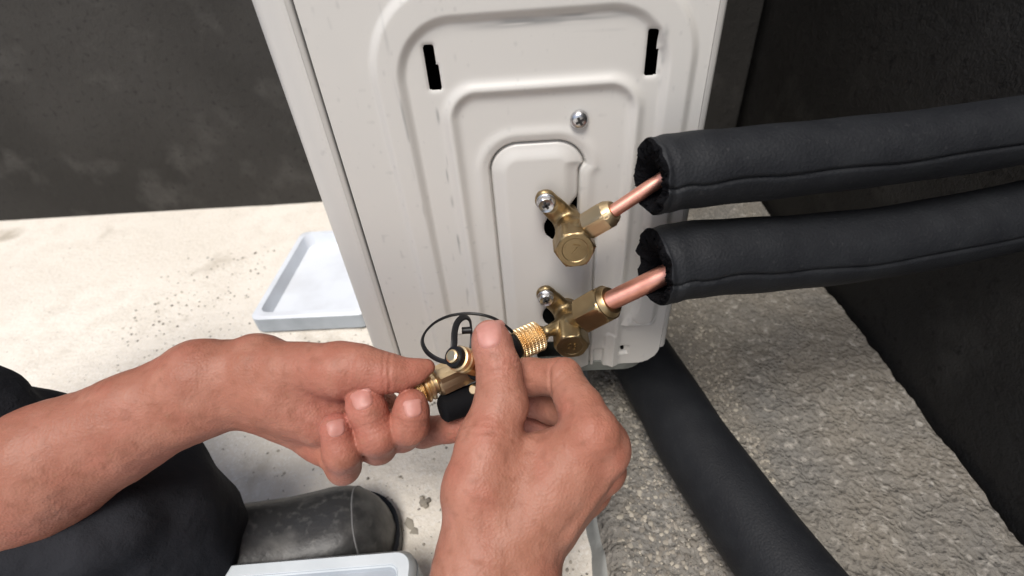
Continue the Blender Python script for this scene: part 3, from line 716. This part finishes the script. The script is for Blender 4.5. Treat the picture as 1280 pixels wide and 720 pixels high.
RIGHT = dict(label='hand seen from its back, thumb pressed up against the tool',
  fingers=[
    [(608, 560, .249, 14.5), (626, 505, .2575, 13.4), (623, 458, .2645, 11.5), (615, 431, .2665, 10.6), (612, 421, .267, 9.2)],            # thumb
    [(740, 540, .244, 12.5), (726, 510, .256, 11.2), (704, 473, .272, 10.9), (663, 471, .284, 10.4), (632, 468, .292, 8.6)],   # index
    [(757, 560, .252, 11.5), (726, 522, .290, 10.2), (688, 507, .308, 10.2), (655, 502, .314, 9.0)],
    [(752, 586, .266, 11.0), (726, 562, .300, 9.4), (692, 545, .318, 9.4), (660, 536, .322, 8.6)],
    [(737, 612, .280, 10.0), (708, 598, .305, 8.4), (700, 585, .313, 7.6), (676, 575, .313, 6.8)]],
  palm=[((606, 700, .240, 15), (736, 545, .246, 12.0)), ((622, 700, .240, 15), (754, 563, .253, 11.5)), ((642, 702, .245, 14), (752, 586, .266, 11.5)), ((655, 706, .252, 13), (737, 612, .280, 11.0)),
        ((640, 690, .262, 16), (715, 580, .275, 14)), 
        ((592, 690, .244, 15), (596, 610, .243, 14.5)), ((596, 610, .243, 14.5), (610, 556, .249, 14)),
        ((588, 740, .236, 17.0), (600, 690, .240, 16)), ((652, 745, .240, 16.5), (648, 695, .246, 15)),
        ((588, 740, .236, 17.0), (520, 900, .222, 20)), ((652, 745, .240, 16.5), (600, 910, .228, 20)), ((520, 900, .222, 22), (380, 1250, .200, 36)), ((600, 910, .228, 22), (430, 1260, .205, 36))],
  web=[((645, 575, .254, 11), (716, 558, .252, 10.5)), ((625, 600, .250, 13), (690, 600, .250, 12))],
  tendons=[((660, 655, .2365, 5.0), (736, 545, .2410, 4.0)), ((705, 665, .2415, 5.0), (758, 580, .2480, 4.5))],
  creases=[((623, 458, .2545), (616, 428, .2565), 0, 1.0, .9), ((623, 458, .2545), (616, 428, .2565), -2.8, .8, .8), ((623, 458, .2545), (616, 428, .2565), 2.4, .6, .8), ((623, 458, .2545), (616, 428, .2565), -5.2, .5, .7),
           ((693, 470, .267), (663, 468, .279), 0, .9, 1.0), ((612, 545, .240), (618, 505, .25), 0, .45, 1.0), ((612, 545, .240), (618, 505, .25), 4, .4, .8), ((612, 545, .240), (618, 505, .25), -4, .35, .8),
           ((700, 474, .264), (728, 510, .250), 0, .6, .9), ((700, 474, .264), (728, 510, .250), 3, .5, .9), ((745, 545, .234), (766, 565, .242), -2, .3, 1.2), ((620, 712, .222), (600, 800, .215), 0, .45, 1.0), ((640, 712, .226), (620, 800, .215), 1, .4, 1.0), ((600, 712, .222), (580, 800, .215), 0, .4, 1.0)],
  nails=[((610, 419, .257), (605.5, 402, .258), 6.9, 7.4, (-.30, .0, 0))])
LEFT = dict(label='hand curled under the tool, thumb along its knurled end', tip=(.41, .140, .108), col=(.355, .148, .102),
  fingers=[
    [(425, 462, .268, 13.5), (452, 459, .266, 11.5), (484, 467, .266, 10.2), (505, 468, .268, 8.2), (521, 465, .269, 6.4), (534, 459, .270, 4.8)],   # thumb
    [(466, 505, .308, 11), (528, 540, .308, 9.2), (566, 534, .299, 8.4), (594, 527, .294, 7.6)],    # index
    [(444, 522, .306, 11), (503, 542, .288, 10.2), (511, 531, .268, 10.4), (514, 515, .266, 9.6), (515, 505, .266, 8.6)],
    [(424, 540, .302, 11), (472, 557, .283, 10.6), (471, 543, .266, 11.2), (459, 512, .264, 10.2), (454, 503, .264, 9.0)],
    [(402, 552, .294, 10), (430, 584, .277, 9.4), (428, 564, .262, 9.6), (420, 536, .260, 8.4)]],
  palm=[((318, 462, .286, 15), (466, 505, .308, 11.5)), ((312, 475, .288, 15), (444, 522, .306, 11.5)), ((308, 488, .288, 14), (424, 540, .302, 11)), ((304, 498, .286, 13), (402, 552, .294, 10.5)),
        ((330, 458, .276, 15), (425, 462, .268, 14)), ((360, 480, .282, 16), (430, 505, .290, 14)), ((345, 500, .276, 15), (400, 530, .280, 12)),
        ((318, 462, .282, 17), (250, 470, .278, 18)), ((308, 490, .284, 16), (245, 505, .282, 18)),
        ((250, 470, .278, 18), (60, 570, .270, 27)), ((245, 505, .282, 18), (60, 600, .276, 27)), ((60, 570, .270, 27), (-230, 740, .262, 36)), ((60, 600, .276, 27), (-230, 760, .266, 36))],
  web=[((435, 478, .278, 9), (462, 500, .296, 9))],
  creases=[((486, 467, .257), (515, 466, .259), 0, .9, .8), ((486, 467, .257), (515, 466, .259), -2.6, .7, .8), ((512, 528, .257), (515, 503, .257), 0, .5, .8), ((512, 528, .257), (515, 503, .257), -2.5, .4, .8), ((466, 536, .255), (453, 501, .255), 0, .5, .8), ((466, 536, .255), (453, 501, .255), -2.6, .4, .8), ((466, 536, .255), (453, 501, .255), 2.4, .4, .7), ((445, 450, .258), (486, 467, .257), 0, .5, 1.0)],
  nails=[((516, 511, .259), (514, 493, .260), 5.0, 4.7, (.25, 0, 0)), ((453, 500, .257), (448, 484, .258), 5.6, 5.2, (0, 0, 0)), ((420.5, 536, .252), (418, 520, .253), 4.6, 4.4, (0, 0, 0))])
import time as _t
_t0 = _t.time()
make_hand(RIGHT); make_hand(LEFT)
print('hands', round(_t.time()-_t0, 1), 's')

# shoe
toe = PZ(493, 655, .02); sdir = nrm([1, .28, 0]); sside = np.cross([0, 0, 1], sdir)
def section(t):    # t distance back from the toe: half width, top height
    wv = .044*math.sqrt(max(0, 1-(max(0, .055-t)/.055)**2.4)) if t < .055 else .044-.008*min(1, max(0, (t-.10)/.08))
    hv = .052*(max(0.0, 1-(max(0, .045-t)/.045)**2.6))**.5 if t < .045 else .052+.055*sstep(.06, .20, t)
    return max(wv, .003), max(float(hv), .010)
V = []; Fc = []; I = []; n = 36; ts = [0, .002, .005, .010, .016, .024, .034, .045, .06, .08, .11, .15, .20, .25, .27, .28]
for t in ts:
    wv, hv = section(t)
    if t > .25: wv *= 1-(t-.25)/.03*.7
    c0 = toe-sdir*t; c0[2] = .008
    for j in range(n):
        an = 2*math.pi*j/n; cc, ss = math.cos(an), math.sin(an)
        y_ = math.copysign(abs(cc)**.75, cc)*wv; z_ = (math.copysign(abs(ss)**.9, ss)*(hv if ss > 0 else .006))
        V.append(c0+sside*y_+np.array([0, 0, z_]))
for k in range(len(ts)-1):
    for j in range(n): Fc.append((k*n+j, k*n+(j+1) % n, (k+1)*n+(j+1) % n, (k+1)*n+j))
Fc.append(tuple(range(n))[::-1]); Fc.append(tuple((len(ts)-1)*n+j for j in range(n)))
shoe = build('shoe', V, Fc, SHOE, person, angle=60)
mb = MB(); pts = []
t = .0215; wv, hv = section(t)
for j in range(33):
    an = math.pi*j/32; cc, ss = math.cos(an), math.sin(an); c0 = toe-sdir*(t+.004*ss); c0[2] = .008
    pts.append(c0+sside*math.copysign(abs(cc)**.75, cc)*wv*1.02+np.array([0, 0, abs(ss)**.9*hv*1.03]))
mb.tube(pts, .0009, 8); mb.out('toe_seam', SHOESEAM, shoe, angle=None)
ol = []; mb = MB(); lo_, hi_ = [], []
for t in ts: 
    wv, hv = section(t); c0 = toe-sdir*(t-.003); c0[2] = 0; lo_.append(c0+sside*(wv+.003)); hi_.append(c0-sside*(wv+.003))
rg = lo_+hi_[::-1]; m = len(rg); V = [tuple(p_+np.array([0, 0, .003])) for p_ in rg]+[tuple(p_+np.array([0, 0, .014])) for p_ in rg]
Fc = [(j, (j+1) % m, m+(j+1) % m, m+j) for j in range(m)]+[tuple(range(m, 2*m)), tuple(range(m))[::-1]]
build('sole', V, Fc, RUBBER, shoe, angle=40)
# trouser leg rising from the shoe to the knee beside the viewer
an0 = toe-sdir*.165; an0[2] = .105
kn = np.array([-.46, -.10, .39])
def leg(p):
    d = cap(p, an0+np.array([0, 0, -.035]), an0+np.array([0, 0, .02]), .062, .058)
    d = smin(d, cap(p, an0, kn, .056, .075), .03)
    d = smin(d, cap(p, kn, kn+np.array([-.10, -.34, -.06]), .078, .095), .03)
    return d+.008*vnoise(p*np.array([12, 12, 38])+p[:, [1, 2, 0]]*9, 31)+.0025*vnoise(p*60, 32)
pts = np.array([an0, kn, kn+np.array([-.10, -.34, -.06])]); v, q = surface_net(leg, pts.min(0)-.13, pts.max(0)+.13, .004)
build('trouser_leg', v, q, TROUSER, person, angle=None)

# ================================================================== plastic case at the lower left, and pale tray
def plastic_case(name, corner, sx, sy, hz, rot, mats, label, cat):
    """corner = far right top corner (x, y); rim round a sunken lid"""
    o = empty(name, (corner[0], corner[1], 0), label=label, cat=cat)
    c_, s_ = math.cos(rot), math.sin(rot)
    def tf(V): return [(corner[0]+x*c_-y*s_, corner[1]+x*s_+y*c_, z) for x, y, z in V]
    def ring(ins, z, r=.012):
        return [(x, y, z) for x, y in rr_outline(-sx+ins, -ins, -sy+ins, -ins, max(r-ins*.5, .003), 5)]
    def loft(rings, capit):
        V = []; Fc = []; n = len(rings[0])
        for r_ in rings: V += r_
        for k in range(len(rings)-1):
            for j in range(n): Fc.append((k*n+j, k*n+(j+1) % n, (k+1)*n+(j+1) % n, (k+1)*n+j))
        if capit: Fc.append(tuple((len(rings)-1)*n+j for j in range(n)))
        return tf(V), Fc
    v, f_ = loft([ring(.006, .002), ring(.0, .010), ring(0, hz-.012), ring(.004, hz-.008)], False); build('shell', v, f_, mats[0], o, angle=40)
    v, f_ = loft([ring(.001, hz-.012), ring(.0005, hz-.006), ring(.004, hz), ring(.011, hz), ring(.0125, hz-.002)], False); build('rim', v, f_, mats[1], o, angle=40)
    v, f_ = loft([ring(.0115, hz-.0005), ring(.013, hz-.004), ring(.0135, hz-.0045)], True); build('lid', v, f_, mats[0], o, angle=40)
    mb = MB(); mb.V = []
    hb = MB(); hb.box((-sx*.5, -sy*.35, hz-.0015), (sx*.35, .02, .006), .002)
    build('handle', tf(hb.V), hb.F, mats[1], o)
    return o
k_ = PZ(521, 681, .075)
plastic_case('tool_case', (k_[0], k_[1]), .36, .26, .075, math.radians(3), (CASE, CASELT), 'grey-blue plastic tool case with pale rim beside the black shoe', 'tool case')
k_ = PZ(457, 391, .028)
mb = None
def tray():
    o = empty('plastic_tray', (k_[0], k_[1], 0), label='low white plastic tray with grey side on the floor beyond the unit corner', cat='tray')
    sx, sy, hz = .15, .20, .028
    V = []; Fc = []; rings = [(.004, .001), (0, .004), (0, hz-.003), (.003, hz), (.010, hz), (.014, .010)]
    n = 0
    for ins, z in rings:
        r_ = [(k_[0]+x, k_[1]+y, z) for x, y in rr_outline(-sx+ins, -ins, ins, sy-ins, .012, 5)]; n = len(r_); V += r_
    I = []
    for k in range(len(rings)-1):
        for j in range(n): Fc.append((k*n+j, k*n+(j+1) % n, (k+1)*n+(j+1) % n, (k+1)*n+j)); I.append(0 if k < 2 else 1)
    Fc.append(tuple((len(rings)-1)*n+j for j in range(n))); I.append(1)
    build('tray_side', V, Fc, None, o, angle=40, mats=[CASE, WHITEPL], idx=I)
tray()
